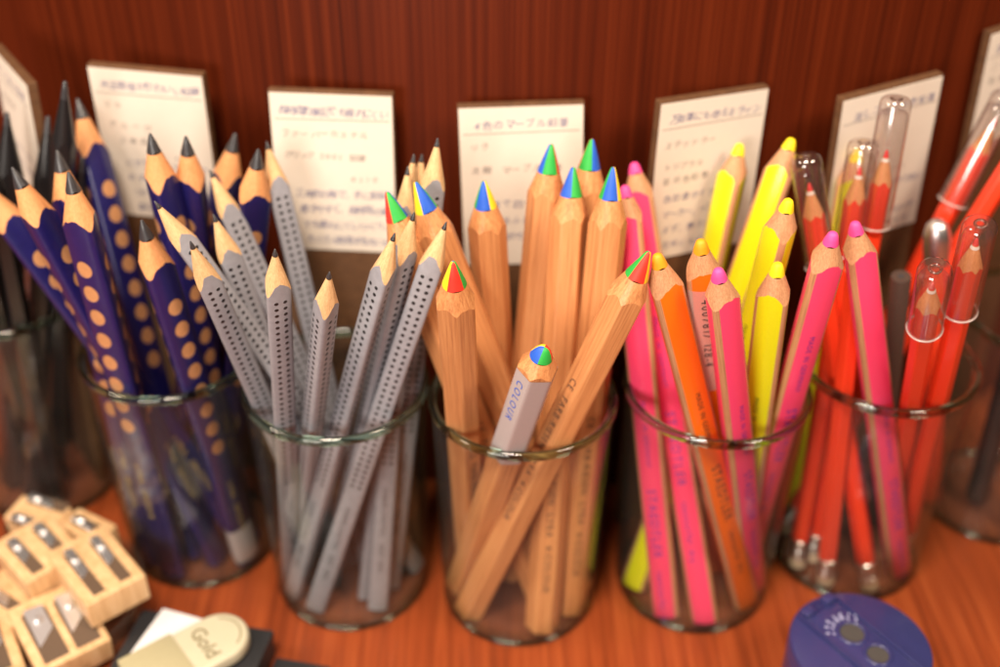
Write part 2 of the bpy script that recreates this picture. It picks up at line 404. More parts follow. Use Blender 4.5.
GROUPS = {'navy': 'navy dotted jumbo pencils', 'grey': 'grey dotted pencils', 'marble': 'four-colour natural wood pencils',
          'neon': 'fluorescent triangular pencils', 'red': 'vermilion pencils', 'black': 'black pencils in the left glass', 'stub': None}
def pencil(code, kind, tip, base, label, rot=0., **o):
    Ln = (Vector(tip)-Vector(base)).length
    Mx = frame(base, tip); rot = R(rot)
    nm = {'navy': 'jumbo_pencil', 'grey': 'graphite_pencil', 'marble': 'four_colour_pencil', 'neon': 'highlighter_pencil', 'red': 'red_pencil', 'black': 'black_pencil', 'stub': 'blunt_pencil'}[kind]
    e = empty(nm, base, Mx, label=label, cat='pencil', group=o.get('group', GROUPS[kind]))
    if kind == 'stub':
        link('barrel', lathe('barrel', [(0, 0), (.42, 0), (.45, .05), (.45, Ln-.05), (.42, Ln), (.14, Ln)], ['umber'], 40), e)
        link('lead', lathe('lead', [(.14, Ln-.1), (.14, Ln+.01), (0, Ln+.01)], ['graphite'], 24), e)
        return e, Ln, Mx
    rnd = random.Random(code)
    sharp = o.get('sharp', rnd.uniform(.94, 1.06))
    if kind == 'navy':
        a, cl, lr, tr = .555, 2.65*sharp, .30, .06
        b, c, zl, tan = pencil_mesh_parts(Ln, 'tri', a, rot, cl, lr, tr, ['navy', 'cedar'], soft=.45); cw = 'cedar'
    elif kind == 'grey':
        a, cl, lr, tr = .378, 2.25*sharp, .105, .03
        b, c, zl, tan = pencil_mesh_parts(Ln, 'tri', a, rot, cl, lr, tr, ['grey', 'lime'], soft=.3); cw = 'lime'
    elif kind == 'marble':
        a, cl, lr, tr = .735, 2.5*sharp, .47, .10
        if o.get('blunt'): cl, lr, tr = 1.5, .46, .22
        b, c, zl, tan = pencil_mesh_parts(Ln, 'hex', a, rot, cl, lr, tr, ['natural', 'natural']); cw = 'natural'
    elif kind == 'neon':
        a, cl, lr, tr = .525, 1.95*sharp, .31, .19
        b, c, zl, tan = pencil_mesh_parts(Ln, 'tri', a, rot, cl, lr, tr, [o['paint'], 'brownwood'], strip=R(13), soft=.5); cw = 'brownwood'
    elif kind == 'red':
        a, cl, lr, tr = .46, 1.75*sharp, .125, .05
        b, c, zl, tan = pencil_mesh_parts(Ln, 'hex', a*.93, rot, cl, lr, tr, ['red', 'cedar'], z0=1.75); cw = 'cedar'
    else:
        a, cl, lr, tr = o.get('rad', .5), 3.6*sharp, .18, .09
        b, c, zl, tan = pencil_mesh_parts(Ln, 'hex', a, rot, cl, lr, tr, ['black', 'black']); cw = 'black'
    link('barrel', b, e)
    link('sharpened_wood', mesh('sharpened_wood', c[0], c[1], [cw]), e)
    zend = Ln
    if kind == 'marble':
        cols = o['cols']; V, F, FM = lead_data(zl, lr, tr, zend, cols=cols, offset=R(o.get('off', 0)), wob=.05)
        link('lead', mesh('lead', V, F, ['c_'+q for q in cols], FM, sharp=60), e)
    else:
        lm = {'navy': 'graphite', 'grey': 'graphite', 'black': 'graphite', 'red': 'leadred'}.get(kind) or 'lead'+o['paint']
        V, F, FM = lead_data(zl, lr, tr, zend, wob={'navy': .09, 'grey': .07, 'neon': .07}.get(kind, .0))
        link('lead', mesh('lead', V, F, [lm], sharp=60), e)
    if kind == 'red':
        link('core_band', lathe('core_band', [(lr+.012, zl-.02), (lr+.13*tan*4*.25+.02, zl-.16)], ['white'], 32), e)
        fr = [(.40, .62), (.47, .66), (.47, .85), (.43, .9), (.47, .96), (.47, 1.18), (.43, 1.24), (.47, 1.3), (.47, 1.72), (.40, 1.78)]
        link('ferrule', lathe('ferrule', fr, ['ferrule'], 40), e)
        link('eraser', lathe('eraser', [(0, .0), (.34, .0), (.42, .07), (.43, .2), (.43, .63)], ['eraser'], 40), e)
    sf = {'navy': .45, 'grey': .3, 'neon': .5}.get(kind, 0.)
    a0 = a
    if sf: a = prof_r(0., 'tri', a, sf)
    if kind == 'navy' and o.get('text', True):
        face_print(e, Ln, a, rot, 15.2, .42, o.get('words', 'LYRA  GROOVE'), 'txt_gold')
    if kind == 'grey' and o.get('text', True):
        face_print(e, Ln, a, rot, 15.6, .33, 'FABER-CASTELL  GRIP 2001', 'txt_dark')
    if kind == 'marble' and o.get('text', True):
        face_print(e, Ln, a, rot+R(o.get('tf', 0)), o.get('ts', 11.5), .46, 'CE  FARB-RIESEN  LYRA  4-COLOUR', 'txt_dark')
    if kind == 'neon' and o.get('text', True):
        tm = {'pink': 'txt_purple', 'yellow': 'txt_olive', 'orange': 'txt_dark'}[o['paint']]
        s = o.get('ts', 7.2); an = rot+R(o.get('tf', 0))
        face_print(e, Ln, a, an, s, .33, 'MADE IN GERMANY', tm, 'small_print')
        face_print(e, Ln, a, an, s+4.6, .62, 'STAEDTLER', tm)
        face_print(e, Ln, a, an, s+9.2, .44, 'textsurfer dry', tm)
    if o.get('wrap'):
        z1, z0, m = o['wrap']; nn = 72; V, F = [], []
        for z in (Ln-z0, Ln-z1):
            for k in range(nn):
                t = 2*PI*k/nn; r = (prof_r(t-rot, 'hex', a) if kind == 'marble' else prof_r(t-rot, 'tri', a0, sf))+.012
                V.append((r*math.cos(t), r*math.sin(t), z))
        for k in range(nn): F.append((k, (k+1) % nn, nn+(k+1) % nn, nn+k))
        w = link('price_sticker', mesh('price_sticker', V, F, [m]), e)
        if o.get('wtext'):
            face_print(e, Ln, a+.014, rot+R(o.get('wtf', 0)), z1+.45, o.get('wsz', .62), o['wtext'], o.get('wmat', 'txt_blue'), 'sticker_text', spread=1.12)
    return e, Ln, Mx

def cap(tip, base, ahead, length, label, rad=.70):
    """clear plastic point protector: a thing of its own pushed over a pencil"""
    z = (Vector(tip)-Vector(base)).normalized(); Mx = frame(base, tip)
    top = Vector(tip)+z*ahead; org = top-z*length
    e = empty('pencil_cap', org, Mx, label=label, cat='pencil cap', group='clear caps on the red pencils')
    h = length
    pr = [(rad, 0.), (rad*.985, h*.5), (rad*.95, h-.28), (rad*.88, h-.1), (rad*.72, h), (rad*.3, h+.0), (rad*.24, h-.06), (rad*.22, h-.5), (rad*.5, h-.56), (rad*.8, h-.62), (rad*.87, h-.8), (rad*.92, h*.5), (rad*.94, 0.0)]
    link('cap_wall', lathe('cap_wall', pr, ['cap'], 48), e)
    link('cap_rim', torus('cap_rim', rad*.98, .045, .0, ['caprim'], 48, 10), e)
    link('cap_end', torus('cap_end', rad*.30, .06, h-.03, ['capend'], 40, 10, .8), e)
    return e

# ------------------------------------------------------------------ setting
def setting():
    bm = bmesh.new(); bmesh.ops.create_cube(bm, size=1.)
    for v in bm.verts: v.co = Vector((v.co.x*170, v.co.y*120-20, (v.co.z-.5)*2))
    bmesh.ops.bevel(bm, geom=bm.edges[:], offset=.3, segments=2, affect='EDGES')
    link('tabletop', from_bm('tabletop', bm, ['table']), kind='structure', label='reddish orange varnished wooden table top under the glasses')
    # pillar
    prof = [(46.6, 0.), (46.6, 70.)]
    me = lathe('pillar', prof, ['pillar'], 256)
    o = link('pillar', me, loc=(5, 15.4, 0), label='dark red mahogany veneered round pillar behind the cards', cat='pillar')
setting()

def tumbler(x, y, label, group='glass tumblers standing in a row'):
    H, rr, rb, w = 12.35, 4.157, 3.82, .15
    e = empty('glass_tumbler', (x, y, 0.004), label=label, cat='glass', group=group)
    def ro(z): return rb+(rr-rb)*(z/H)**.85
    prof = [(rb-.25, .012), (rb-.06, .09), (ro(.35), .35)]+[(ro(z), z) for z in (2, 4, 6, 8, 10, 11.4, H)]
    inner = [(ro(z)-w, z) for z in (H, 11.4, 10, 8, 6, 4, 2, .6)]+[(rb-w-.3, .27)]
    link('glass_wall', lathe('glass_wall', prof+inner, ['glass'], 96, sharp=80), e)
    link('rim', torus('rim', rr-w/2-.02, .19, H+.04, ['rim'], 96, 12, 1.2), e)
    link('base', lathe('base', [(0, .012), (rb-.25, .012), (rb-.1, .1), (rb-.2, .22), (rb-.55, .24), (0, .22)], ['base'], 96), e)
    link('foot_ring', torus('foot_ring', rb-.16, .13, .16, ['rim'], 96, 10), e)
    return e

def price_card(x, y, zb, yaw, tilt, roll, label, lines_head, lines_body, lines_pencil, seed, w=5.5, h=7.67, rule=True):
    s = Vector((math.cos(yaw), math.sin(yaw), 0)); n = Vector((math.sin(yaw), -math.cos(yaw), 0)); tilt = max(0., tilt)
    u = math.cos(tilt)*Vector((0, 0, 1))-math.sin(tilt)*n
    s2 = math.cos(roll)*s+math.sin(roll)*u; u2 = -math.sin(roll)*s+math.cos(roll)*u; nn = s2.cross(u2)   # towards viewer
    Mx = Matrix((s2, u2, nn)).transposed()
    down = zb/max(.5, u2.z)-.06*1.0-abs(math.sin(roll))*3
    e = empty('price_card', (x, y, zb), Mx, label=label, cat='price card', group='hand-written price cards on boards')
    bm = bmesh.new(); bmesh.ops.create_cube(bm, size=1.)
    for v in bm.verts: v.co = Vector((v.co.x*(w+.10), (v.co.y+.5)*(h+.12+down)-down, (v.co.z-.5)*.45))
    bmesh.ops.bevel(bm, geom=bm.edges[:], offset=.03, segments=1, affect='EDGES')
    link('board', from_bm('board', bm, ['board']), e)
    bm = bmesh.new(); bmesh.ops.create_cube(bm, size=1.)
    for v in bm.verts: v.co = Vector((v.co.x*w, (v.co.y+.5)*h, (v.co.z+.5)*.05+.004))
    link('paper', from_bm('paper', bm, ['paper'], smooth=False), e)
    for nm, ln, m, k in (('heading_text', lines_head, 'ink_blue', 1), ('product_text', lines_pencil, 'ink_grey', 2), ('description_text', lines_body, 'ink_blue', 3)):
        if not ln: continue
        V, F = writing(ln, seed*10+k)
        link(nm, mesh(nm, [(a, b, .062) for a, b, _ in V], F, [m], smooth=False), e)
    if rule:
        y0 = h-1.22
        link('rule_line', mesh('rule_line', [(-w/2+.15, y0, .06), (w/2-.15, y0+.05, .06), (w/2-.15, y0+.085, .06), (-w/2+.15, y0+.03, .06)], [(0, 1, 2, 3)], ['ink_grey'], smooth=False), e)
    return e

# ------------------------------------------------------------------ contents
CARDS = [
 # x, y, zb, yaw, tilt, roll, label, heading, description, product
 (-22.158, -27.859, 15.833, -.984, .051, 0., 'white card cut by the left edge of the photo, beside the black pencil points',
  [('太くて黒い鉛筆', -2.4, 6.75, .62, 4.6)], [('黒芯なので、なめらか', -2.4, 3.2, .5, 4.7), ('書きやすい鉛筆です', -2.4, 2.3, .5, 4.4)], [('全芯鉛筆', -2.3, 5.4, .5, 2.2)]),
 (-15.284, -29.051, 16.131, -.19, 0., -.014, 'cream card with two brown top lines behind the navy dotted pencils',
  [('水玉模様がかわいい鉛筆', -2.35, 6.75, .62, 4.9)], [('にぎりやすい三角軸で', -1.7, 2.8, .55, 4.1), ('お子様にもおすすめ', -1.7, 2.0, .55, 3.9), ('つかいやすい太さです', -1.6, 1.2, .55, 3.9), ('筆圧のよわい方にも', -1.5, .4, .55, 3.6)],
  [('リラ', -2.3, 5.75, .5, 1.0), ('グルーヴ', -2.2, 4.75, .5, 2.2), ('三角鉛筆', -1.8, 3.95, .5, 2.0), ('¥ 1 8 9', .9, 3.3, .4, 1.4)]),
 (-6.601, -32.051, 16.063, -.084, .087, -.006, 'cream card behind the grey dotted pencils, its blue writing filling four lower lines',
  [('長時間の筆記でも疲れにくい', -2.45, 6.72, .62, 4.95)], [('三角形の軸で、手に馴染む', -1.9, 2.72, .6, 4.6), ('書きやすく、長時間の筆記', -1.75, 1.92, .6, 4.5), ('でも疲れにくいつくり。', -1.65, 1.15, .6, 4.2), ('たくさん勉強する方にも。', -1.5, .38, .6, 4.2)],
  [('ファーバーカステル', -2.35, 5.62, .52, 4.0), ('グリップ 2001 鉛筆', -2.3, 4.62, .52, 4.1), ('¥ 1 1 0', .75, 3.55, .45, 1.5)]),
 (2.128, -32.967, 15.833, .009, .099, .027, 'cream card behind the natural wood four-colour pencils, in the middle of the row',
  [('4色のマーブル鉛筆', -2.1, 6.72, .62, 4.3)], [('一本で四つの色が', -1.9, 2.9, .56, 3.9), ('書けるふしぎな鉛筆', -1.9, 2.1, .56, 4.1), ('色の出かたは、お楽しみ', -1.9, 1.3, .56, 4.3), ('太軸です', .3, .5, .56, 1.8)],
  [('リラ', -2.35, 5.7, .5, 1.0), ('太軸 マーブル鉛筆', -2.3, 4.62, .55, 4.3)]),
 (10.32, -32.496, 16.203, .396, .04, -.039, 'cream card behind the fluorescent yellow and pink pencils',
  [('万年筆にも使えるライン', -2.3, 6.72, .62, 4.7)], [('色鉛筆タイプの蛍光', -2.2, 2.9, .56, 4.2), ('マーカー。インクがにじ', -2.2, 2.1, .56, 4.4), ('まず、裏うつりなし', -2.1, 1.3, .56, 4.0), ('定規にもどうぞ', -2.0, .5, .5, 3.2)],
  [('ステッドラー', -2.4, 5.55, .5, 2.7), ('トリプラス', -2.35, 4.5, .5, 2.1), ('蛍光色鉛筆', -2.3, 3.8, .5, 2.5)]),
 (18.94, -31.016, 16.126, .413, 0., .043, 'cream card behind the capped vermilion pencils on the right',
  [('消しゴムつき赤鉛筆', -2.1, 6.6, .62, 4.6)], [('キャップつきで安心', -.9, 2.55, .56, 3.4), ('朱色', -.7, 1.75, .6, 1.3), ('採点や校正におすすめ', -1.2, 1.0, .5, 3.6), ('なめらかな芯です', -1.4, .3, .5, 3.6)],
  [('¥ 1 0 5', .2, 3.4, .45, 1.5)]),
]
for k, c in enumerate(CARDS): price_card(*c[:7], c[7], c[8], c[9], seed=k+3)
def last_card():
    yaw = .50; top = Vector((23.36, -27.78, 25.2)); bot = Vector((24.19, -27.43, 19.3))
    s = Vector((math.cos(yaw), math.sin(yaw), 0)); c = bot+s*2.75
    price_card(c.x, c.y-.35, 19.3, yaw, .0, .06, 'cream card cut by the right edge of the photo, higher than its neighbour',
        [('赤青鉛筆', -2.3, 4.9, .62, 3.0)], [('一本で二色のべんり', -2.1, 2.6, .5, 4.2), ('な鉛筆です', -2.0, 1.8, .5, 2.2)], [('二色', -2.3, 4.0, .5, 1.2), ('鉛筆', -2.3, 3.3, .5, 1.2)], seed=31, h=5.9)
last_card()

GL = {0: (-24.1, -29.9, 'glass tumbler of black pencils at the left edge of the row'),
      1: (-14.543, -34.835, 'glass tumbler holding the navy dotted pencils'),
      2: (-6.513, -37.691, 'glass tumbler holding the grey dotted pencils'),
      3: (1.967, -38.754, 'glass tumbler holding the natural wood four-colour pencils'),
      4: (10.795, -38.108, 'glass tumbler holding pink, orange and yellow fluorescent pencils'),
      5: (19.131, -36.112, 'glass tumbler holding vermilion pencils and one pink pencil'),
      6: (28.2, -32.4, 'dark filled glass tumbler at the right edge of the row')}
for g in GL.values(): tumbler(*g)

PEN = {
 'N1': ('navy', (-18.42, -29.23, 22.58), (-14.71, -36.30, 0.32)),
 'N2': ('navy', (-17.66, -35.05, 22.85), (-16.79, -36.68, 0.30)),
 'N3': ('navy', (-16.31, -37.92, 23.31), (-15.61, -37.54, 0.30)),
 'N4': ('navy', (-19.02, -36.66, 22.89), (-13.72, -36.65, 0.31)),
 'N5': ('navy', (-21.66, -34.21, 21.11), (-12.23, -35.57, 0.33)),
 'N6': ('navy', (-13.67, -34.98, 23.58), (-12.78, -34.39, 0.30)),
 'N7': ('navy', (-12.39, -34.28, 23.10), (-13.76, -32.02, 0.30)),
 'N8': ('navy', (-10.85, -31.63, 21.95), (-16.99, -33.17, 0.31)),
 'N9': ('navy', (-9.28, -34.79, 22.73), (-13.91, -33.10, 0.31)),
 'N10': ('navy', (-13.58, -38.51, 21.45), (-12.19, -36.55, 0.30)),
 'G1': ('grey', (-12.73, -39.14, 22.67), (-3.30, -37.42, 0.32)),
 'G2': ('grey', (-10.97, -41.38, 22.16), (-8.05, -36.18, 0.31)),
 'G3': ('grey', (-10.76, -38.13, 21.49), (-6.89, -37.04, 0.31)),
 'G4': ('grey', (-11.44, -34.91, 21.83), (-4.34, -37.82, 0.32)),
 'G5': ('grey', (-9.13, -33.58, 22.50), (-5.75, -37.29, 0.31)),
 'G6': ('grey', (-7.55, -42.59, 22.52), (-9.63, -37.97, 0.31)),
 'G7': ('grey', (-5.50, -43.26, 21.93), (-9.42, -37.15, 0.32)),
 'G8': ('grey', (-3.20, -40.93, 22.21), (-9.31, -39.18, 0.31)),
 'G9': ('grey', (-2.49, -39.78, 22.47), (-7.71, -38.58, 0.31)),
 'G10': ('grey', (-1.24, -39.80, 22.04), (-8.15, -40.06, 0.31)),
 'G11': ('grey', (-2.88, -36.30, 22.68), (-5.10, -40.10, 0.31)),
 'G12': ('grey', (-2.66, -35.50, 22.83), (-5.74, -39.34, 0.31)),
 'G13': ('grey', (-2.35, -34.97, 22.56), (-5.08, -36.99, 0.30)),
 'G14': ('grey', (-1.62, -36.33, 23.97), (-4.59, -38.67, 0.30)),
 'M1': ('marble', (-3.70, -37.62, 22.19), (3.11, -39.44, 0.31)),
 'M2': ('marble', (-2.52, -37.78, 22.73), (4.91, -38.79, 0.32)),
 'M3': ('marble', (-0.93, -43.04, 22.20), (-0.46, -37.23, 0.31)),
 'M4': ('marble', (0.26, -36.93, 22.31), (1.47, -35.94, 0.30)),
 'M5': ('marble', (3.08, -35.63, 23.33), (1.51, -37.92, 0.30)),
 'M6': ('marble', (3.96, -36.50, 22.71), (3.00, -41.47, 0.31)),
 'M7': ('marble', (4.78, -35.52, 23.50), (3.64, -37.61, 0.30)),
 'M8': ('marble', (5.51, -37.38, 23.16), (4.41, -40.26, 0.30)),
 'M9': ('marble', (2.54, -43.57, 18.66), (-0.95, -38.58, 0.32)),
 'M10': ('marble', (6.43, -42.42, 22.22), (-0.51, -40.32, 0.32)),
 'Y1': ('neon', (11.73, -32.55, 21.82), (8.50, -37.94, 0.31)),
 'Y2': ('neon', (13.58, -34.08, 22.82), (7.86, -38.80, 0.32)),
 'Y3': ('neon', (12.23, -39.62, 22.89), (11.21, -36.84, 0.30)),
 'Y4': ('neon', (11.66, -41.50, 21.11), (13.18, -38.10, 0.30)),
 'P1': ('neon', (6.25, -35.81, 21.49), (9.24, -40.65, 0.31)),
 'P2': ('neon', (6.89, -33.54, 21.41), (11.08, -41.13, 0.32)),
 'O1': ('neon', (6.80, -42.04, 21.88), (13.16, -39.94, 0.31)),
 'O2': ('neon', (8.46, -41.84, 22.37), (12.38, -37.52, 0.31)),
 'P3': ('neon', (8.94, -43.21, 21.94), (13.73, -38.97, 0.31)),
 'P4': ('neon', (13.55, -41.64, 22.56), (13.63, -37.24, 0.31)),
 'R1': ('red', (14.16, -35.63, 21.45), (19.70, -39.23, 0.31)),
 'R2': ('red', (16.44, -35.03, 21.90), (16.39, -37.61, 0.30)),
 'R3': ('red', (17.48, -34.96, 22.67), (17.25, -37.17, 0.30)),
 'R4': ('red', (17.43, -42.57, 20.84), (21.81, -35.14, 0.32)),
 'R5': ('red', (19.21, -41.47, 22.17), (22.14, -36.49, 0.31)),
 'R8': ('red', (15.88, -38.11, 20.20), (17.56, -38.78, 0.30)),
 'P5': ('neon', (14.91, -39.91, 22.01), (21.44, -38.00, 0.31)),
 'D1': ('black', (-21.27, -30.49, 22.48), (-25.95, -30.66, 0.31)),
 'D2': ('black', (-19.64, -30.04, 22.07), (-24.40, -32.24, 0.31)),
 'D3': ('black', (-17.77, -32.09, 24.66), (-23.87, -29.82, 0.31)),
 'D4': ('black', (-18.02, -31.31, 20.63), (-24.62, -26.77, 0.32)),
 'D5': ('black', (-21.45, -33.24, 22.92), (-23.12, -32.24, 0.30)),
 'D6': ('black', (-21.88, -35.16, 21.99), (-24.75, -29.91, 0.31)),
 'R6': ('red', (23.33, -31.76, 22.60), (16.61, -34.21, 0.31)),
 'R7': ('red', (24.73, -32.89, 23.07), (16.10, -35.11, 0.32)),
 'K1': ('stub', (18.70, -36.51, 17.27), (21.34, -34.43, 0.31)),
 'Y5': ('neon', (17.20, -32.20, 21.30), (16.59, -34.43, 0.30)),
}
INFO = [
 ('N1', 'tallest navy dotted pencil at the left of its glass, beside a bare black pencil point', dict(rot=35)),
 ('N2', 'navy dotted pencil almost hidden directly behind the foremost left one', dict(rot=-40)),
 ('N3', 'navy pencil with two rows of bare drops, foremost at the left of its glass', dict(rot=-42)),
 ('N4', 'navy pencil leaning left with its point just in front of the leftmost card', dict(rot=40)),
 ('N5', 'navy dotted pencil leaning furthest left, its point cut by the photo edge', dict(rot=12)),
 ('N6', 'navy dotted pencil upright before the card, left of a matching pair of points', dict(rot=42)),
 ('N7', 'navy dotted pencil upright before the card, right of a matching pair of points', dict(rot=-38)),
 ('N8', 'navy dotted pencil leaning right at the right edge of the cream card', dict(rot=60)),
 ('N9', 'navy dotted pencil rearmost right, its point beside a grey pencil point', dict(rot=20)),
 ('N10', 'shorter navy pencil with a single row of round bare dots in front of the pair', dict(rot=28, wrap=(18.6, 21.0, 'sticker'))),
 ('G1', 'grey dotted pencil leaning furthest left across the navy pencils, behind others', dict(rot=20)),
 ('G2', 'grey dotted pencil in front at the left, touching the left rim of its glass', dict(rot=10)),
 ('G3', 'grey dotted pencil leaning left with a black notch in its sharpened wood', dict(rot=5)),
 ('G4', 'grey dotted pencil with pale point leaning left between two navy points', dict(rot=15)),
 ('G5', 'tall grey dotted pencil whose point overlaps the left edge of the cream card', dict(rot=12)),
 ('G6', 'upright grey pencil with two dot columns, left of the two short front ones', dict(rot=18)),
 ('G7', 'grey pencil with the lowest point, its smooth edge facing forward', dict(rot=60)),
 ('G8', 'grey pencil leaning right with a long ragged black lead, foremost on the right', dict(rot=-42)),
 ('G9', 'grey pencil leaning right, squeezed between two other front right ones', dict(rot=50)),
 ('G10', 'grey pencil leaning furthest right with two clear dot columns facing forward', dict(rot=-4)),
 ('G11', 'grey pencil in the back cluster of points, lowest and leftmost of four', dict(rot=0)),
 ('G12', 'grey pencil in the back cluster of points, second from its left', dict(rot=30)),
 ('G13', 'grey pencil in the back cluster of points, third from its left', dict(rot=70)),
 ('G14', 'tallest grey pencil of the back cluster, standing before the dark wood', dict(rot=10)),
 ('M1', 'four-colour pencil with a green and blue core leaning left over the grey pencils', dict(rot=8, cols='rgbr', off=-75, cl='')),
 ('M2', 'four-colour pencil leaning left with a yellow, blue and green core, behind grey points', dict(rot=20, cols='ybgr', off=-70)),
 ('M3', 'four-colour pencil with its red core facing forward, at the left front of its glass', dict(rot=30, cols='yrgb', off=-85)),
 ('M4', 'four-colour pencil with a blue and yellow core before the left half of the card', dict(rot=5, cols='gbyr', off=-108)),
 ('M5', 'tall four-colour pencil with a green core before the right half of the card', dict(rot=-5, cols='bgry', off=-80)),
 ('M6', 'four-colour pencil with core half blue, half green, foremost of the upright four', dict(rot=5, cols='bgyr', off=-45)),
 ('M7', 'tallest four-colour pencil, rearmost of the upright four, core green and blue', dict(rot=25, cols='gbyr', off=-30)),
 ('M8', 'four-colour pencil with a mostly blue core beside the pink pencils', dict(rot=12, cols='gbyr', off=-92)),
 ('M9', 'short blunt four-colour pencil wrapped in a white sticker with blue lettering', dict(rot=-35, cols='bgry', off=-50, blunt=True, text=False, wrap=(1.3, 7.2, 'sticker'), wtext='COLOUR', wtf=0, wsz=.5)),
 ('M10', 'four-colour pencil lying diagonally with black lettering, its point touching an orange pencil', dict(rot=-30, cols='gryb', off=-78, ts=6.6)),
 ('Y1', 'yellow fluorescent pencil standing before the lettered cream card', dict(paint='yellow', rot=-38, text=False)),
 ('Y2', 'yellow fluorescent pencil leaning right past the right edge of the card', dict(paint='yellow', rot=-15, text=False)),
 ('Y3', 'yellow fluorescent pencil with two yellow faces beside a clear cap', dict(paint='yellow', rot=-42, ts=6.4)),
 ('Y4', 'shortest yellow fluorescent pencil, in front between two pink ones', dict(paint='yellow', rot=-14)),
 ('P1', 'pink fluorescent pencil at the far left of its glass beside natural wood pencils', dict(paint='pink', rot=-17, ts=10.)),
 ('P2', 'pink fluorescent pencil at the back left, just behind the other left pink one', dict(paint='pink', rot=-14, ts=7.)),
 ('O1', 'orange fluorescent pencil with dark lettering, its point touching a four-colour pencil', dict(paint='orange', rot=24)),
 ('O2', 'orange fluorescent pencil wrapped in a clear printed sticker, behind the front pink one', dict(paint='orange', rot=5, text=False, wrap=(2.2, 8.2, 'film'), wtext='4007817 128-4', wmat='txt_dark', wsz=.5)),
 ('P3', 'pink fluorescent pencil in front with a bare wood edge, centre of its glass', dict(paint='pink', rot=38, ts=7.6)),
 ('P4', 'pink fluorescent pencil leaning right over the glass rim next to the yellow ones', dict(paint='pink', rot=32, ts=5.2)),
 ('P5', 'pink fluorescent pencil standing among the vermilion pencils', dict(paint='pink', rot=34, ts=10.5)),
 ('Y5', 'yellow fluorescent pencil at the back among the clear capped red pencils', dict(paint='yellow', rot=0, text=False)),
 ('R1', 'vermilion pencil under the clear cap nearest the yellow pencils', dict(rot=10)),
 ('R2', 'vermilion pencil under the middle clear cap, before the lettered card', dict(rot=0)),
 ('R3', 'vermilion pencil under the rearmost and tallest clear cap', dict(rot=20)),
 ('R4', 'vermilion pencil under the lowest clear cap at the front right', dict(rot=15)),
 ('R5', 'vermilion pencil leaning right under the clear cap next to the lowest one', dict(rot=5)),
 ('R8', 'vermilion pencil without a cap hidden behind the upright pink pencil', dict(rot=25)),
 ('D1', 'thick black pencil point in front of the leftmost white card', dict(rad=.62)),
 ('D2', 'black pencil point just right of the leftmost white card', dict()),
 ('D3', 'tallest black pencil point against the red pillar', dict()),
 ('D4', 'black pencil point showing between two navy pencil points', dict()),
 ('D5', 'black pencil at the very left edge of the photo, nearer the camera', dict()),
 ('D6', 'black pencil leaning out of the left edge of the photo', dict()),
 ('R6', 'vermilion pencil leaning far right, its red point before the right edge card', dict(rot=0)),
 ('R7', 'vermilion pencil cut by the right edge of the photo', dict(rot=10)),
 ('K1', 'dull brown blunt pencil between the upright pink pencil and the front clear cap', dict()),
]
def film():
    m, nt, out = mat('printed_clear_film')
    p = N(nt, 'ShaderNodeBsdfPrincipled', Roughness=.25); p.inputs['Base Color'].default_value = (.62, .50, .50, 1)
    t = N(nt, 'ShaderNodeBsdfTransparent'); ms = N(nt, 'ShaderNodeMixShader'); ms.inputs[0].default_value = .45
    L(nt, t.outputs[0], ms.inputs[1]); L(nt, p.outputs[0], ms.inputs[2]); L(nt, ms.outputs[0], out.inputs[0]); MT['film'] = m
film()
for code, label, o in INFO:
    kind, tip, base = PEN[code]
    o = dict(o); o.pop('cl', None)
    pencil(code, kind, tip, base, label, **o)
# clear caps
for code, ahead, ln, label in (
  ('R1', 1.25, 5.2, 'clear cap over a red point, leftmost, touching the yellow pencils'),
  ('R2', 1.15, 5.2, 'clear cap over a red point, second from the left'),
  ('R3', 2.3, 5.8, 'clear empty-ended cap standing highest, before the heading of the right card'),
  ('R4', .95, 4.0, 'clear cap with a bright lower edge, lowest of the caps'),
  ('R5', .8, 4.9, 'clear cap with a bright lower edge, tilted right beside the lowest cap'),
):
    kind, tip, base = PEN[code]; cap(tip, base, ahead, ln, label)
def slim_extras():
    cap(PEN['R6'][1], PEN['R6'][2], 1.2, 5.4, 'clear cap cut by the right edge, over the uncapped looking far right red point'.replace('uncapped looking ', ''))
    # red pencil with a domed clear cap; the cap's refraction is put in as silver
    p = Vector((20.95, -33.7, 18.5)); q = Vector((24.6, -33.2, .9)); Mq = frame(q, p); Lq = (p-q).length
    e = empty('capped_red_pencil', q, Mq, label='red pencil whose rounded cap end is coloured silver, beside the tilted clear cap', cat='pen')
    link('barrel', lathe('barrel', [(0, 0), (.5, 0), (.55, .2), (.55, Lq-2.2), (.5, Lq-2.1)], ['red'], 40), e)
    link('silvered_cap_end', lathe('silvered_cap_end', [(.58, Lq-2.3), (.62, Lq-1.6), (.62, Lq-.9), (.5, Lq-.35), (.28, Lq-.08), (0, Lq)], ['metal'], 40), e)
    # dark sticks that fill the right-hand glass
    for (p, q, lab) in (((27.5, -34.5, 13.2), (28.6, -34.6, .6), 'dark navy pencil standing low inside the right edge glass, nearest the camera'),
                        ((29.8, -34.0, 14.2), (29.2, -33.6, .6), 'dark pencil inside the right edge glass, right of the navy one'),
                        ((27.0, -32.6, 14.0), (27.2, -33.0, .6), 'dark pencil inside the right edge glass, behind the navy one')):
        pencil(lab, 'black', p, q, lab, group='dark pencils in the right edge glass')
slim_extras()

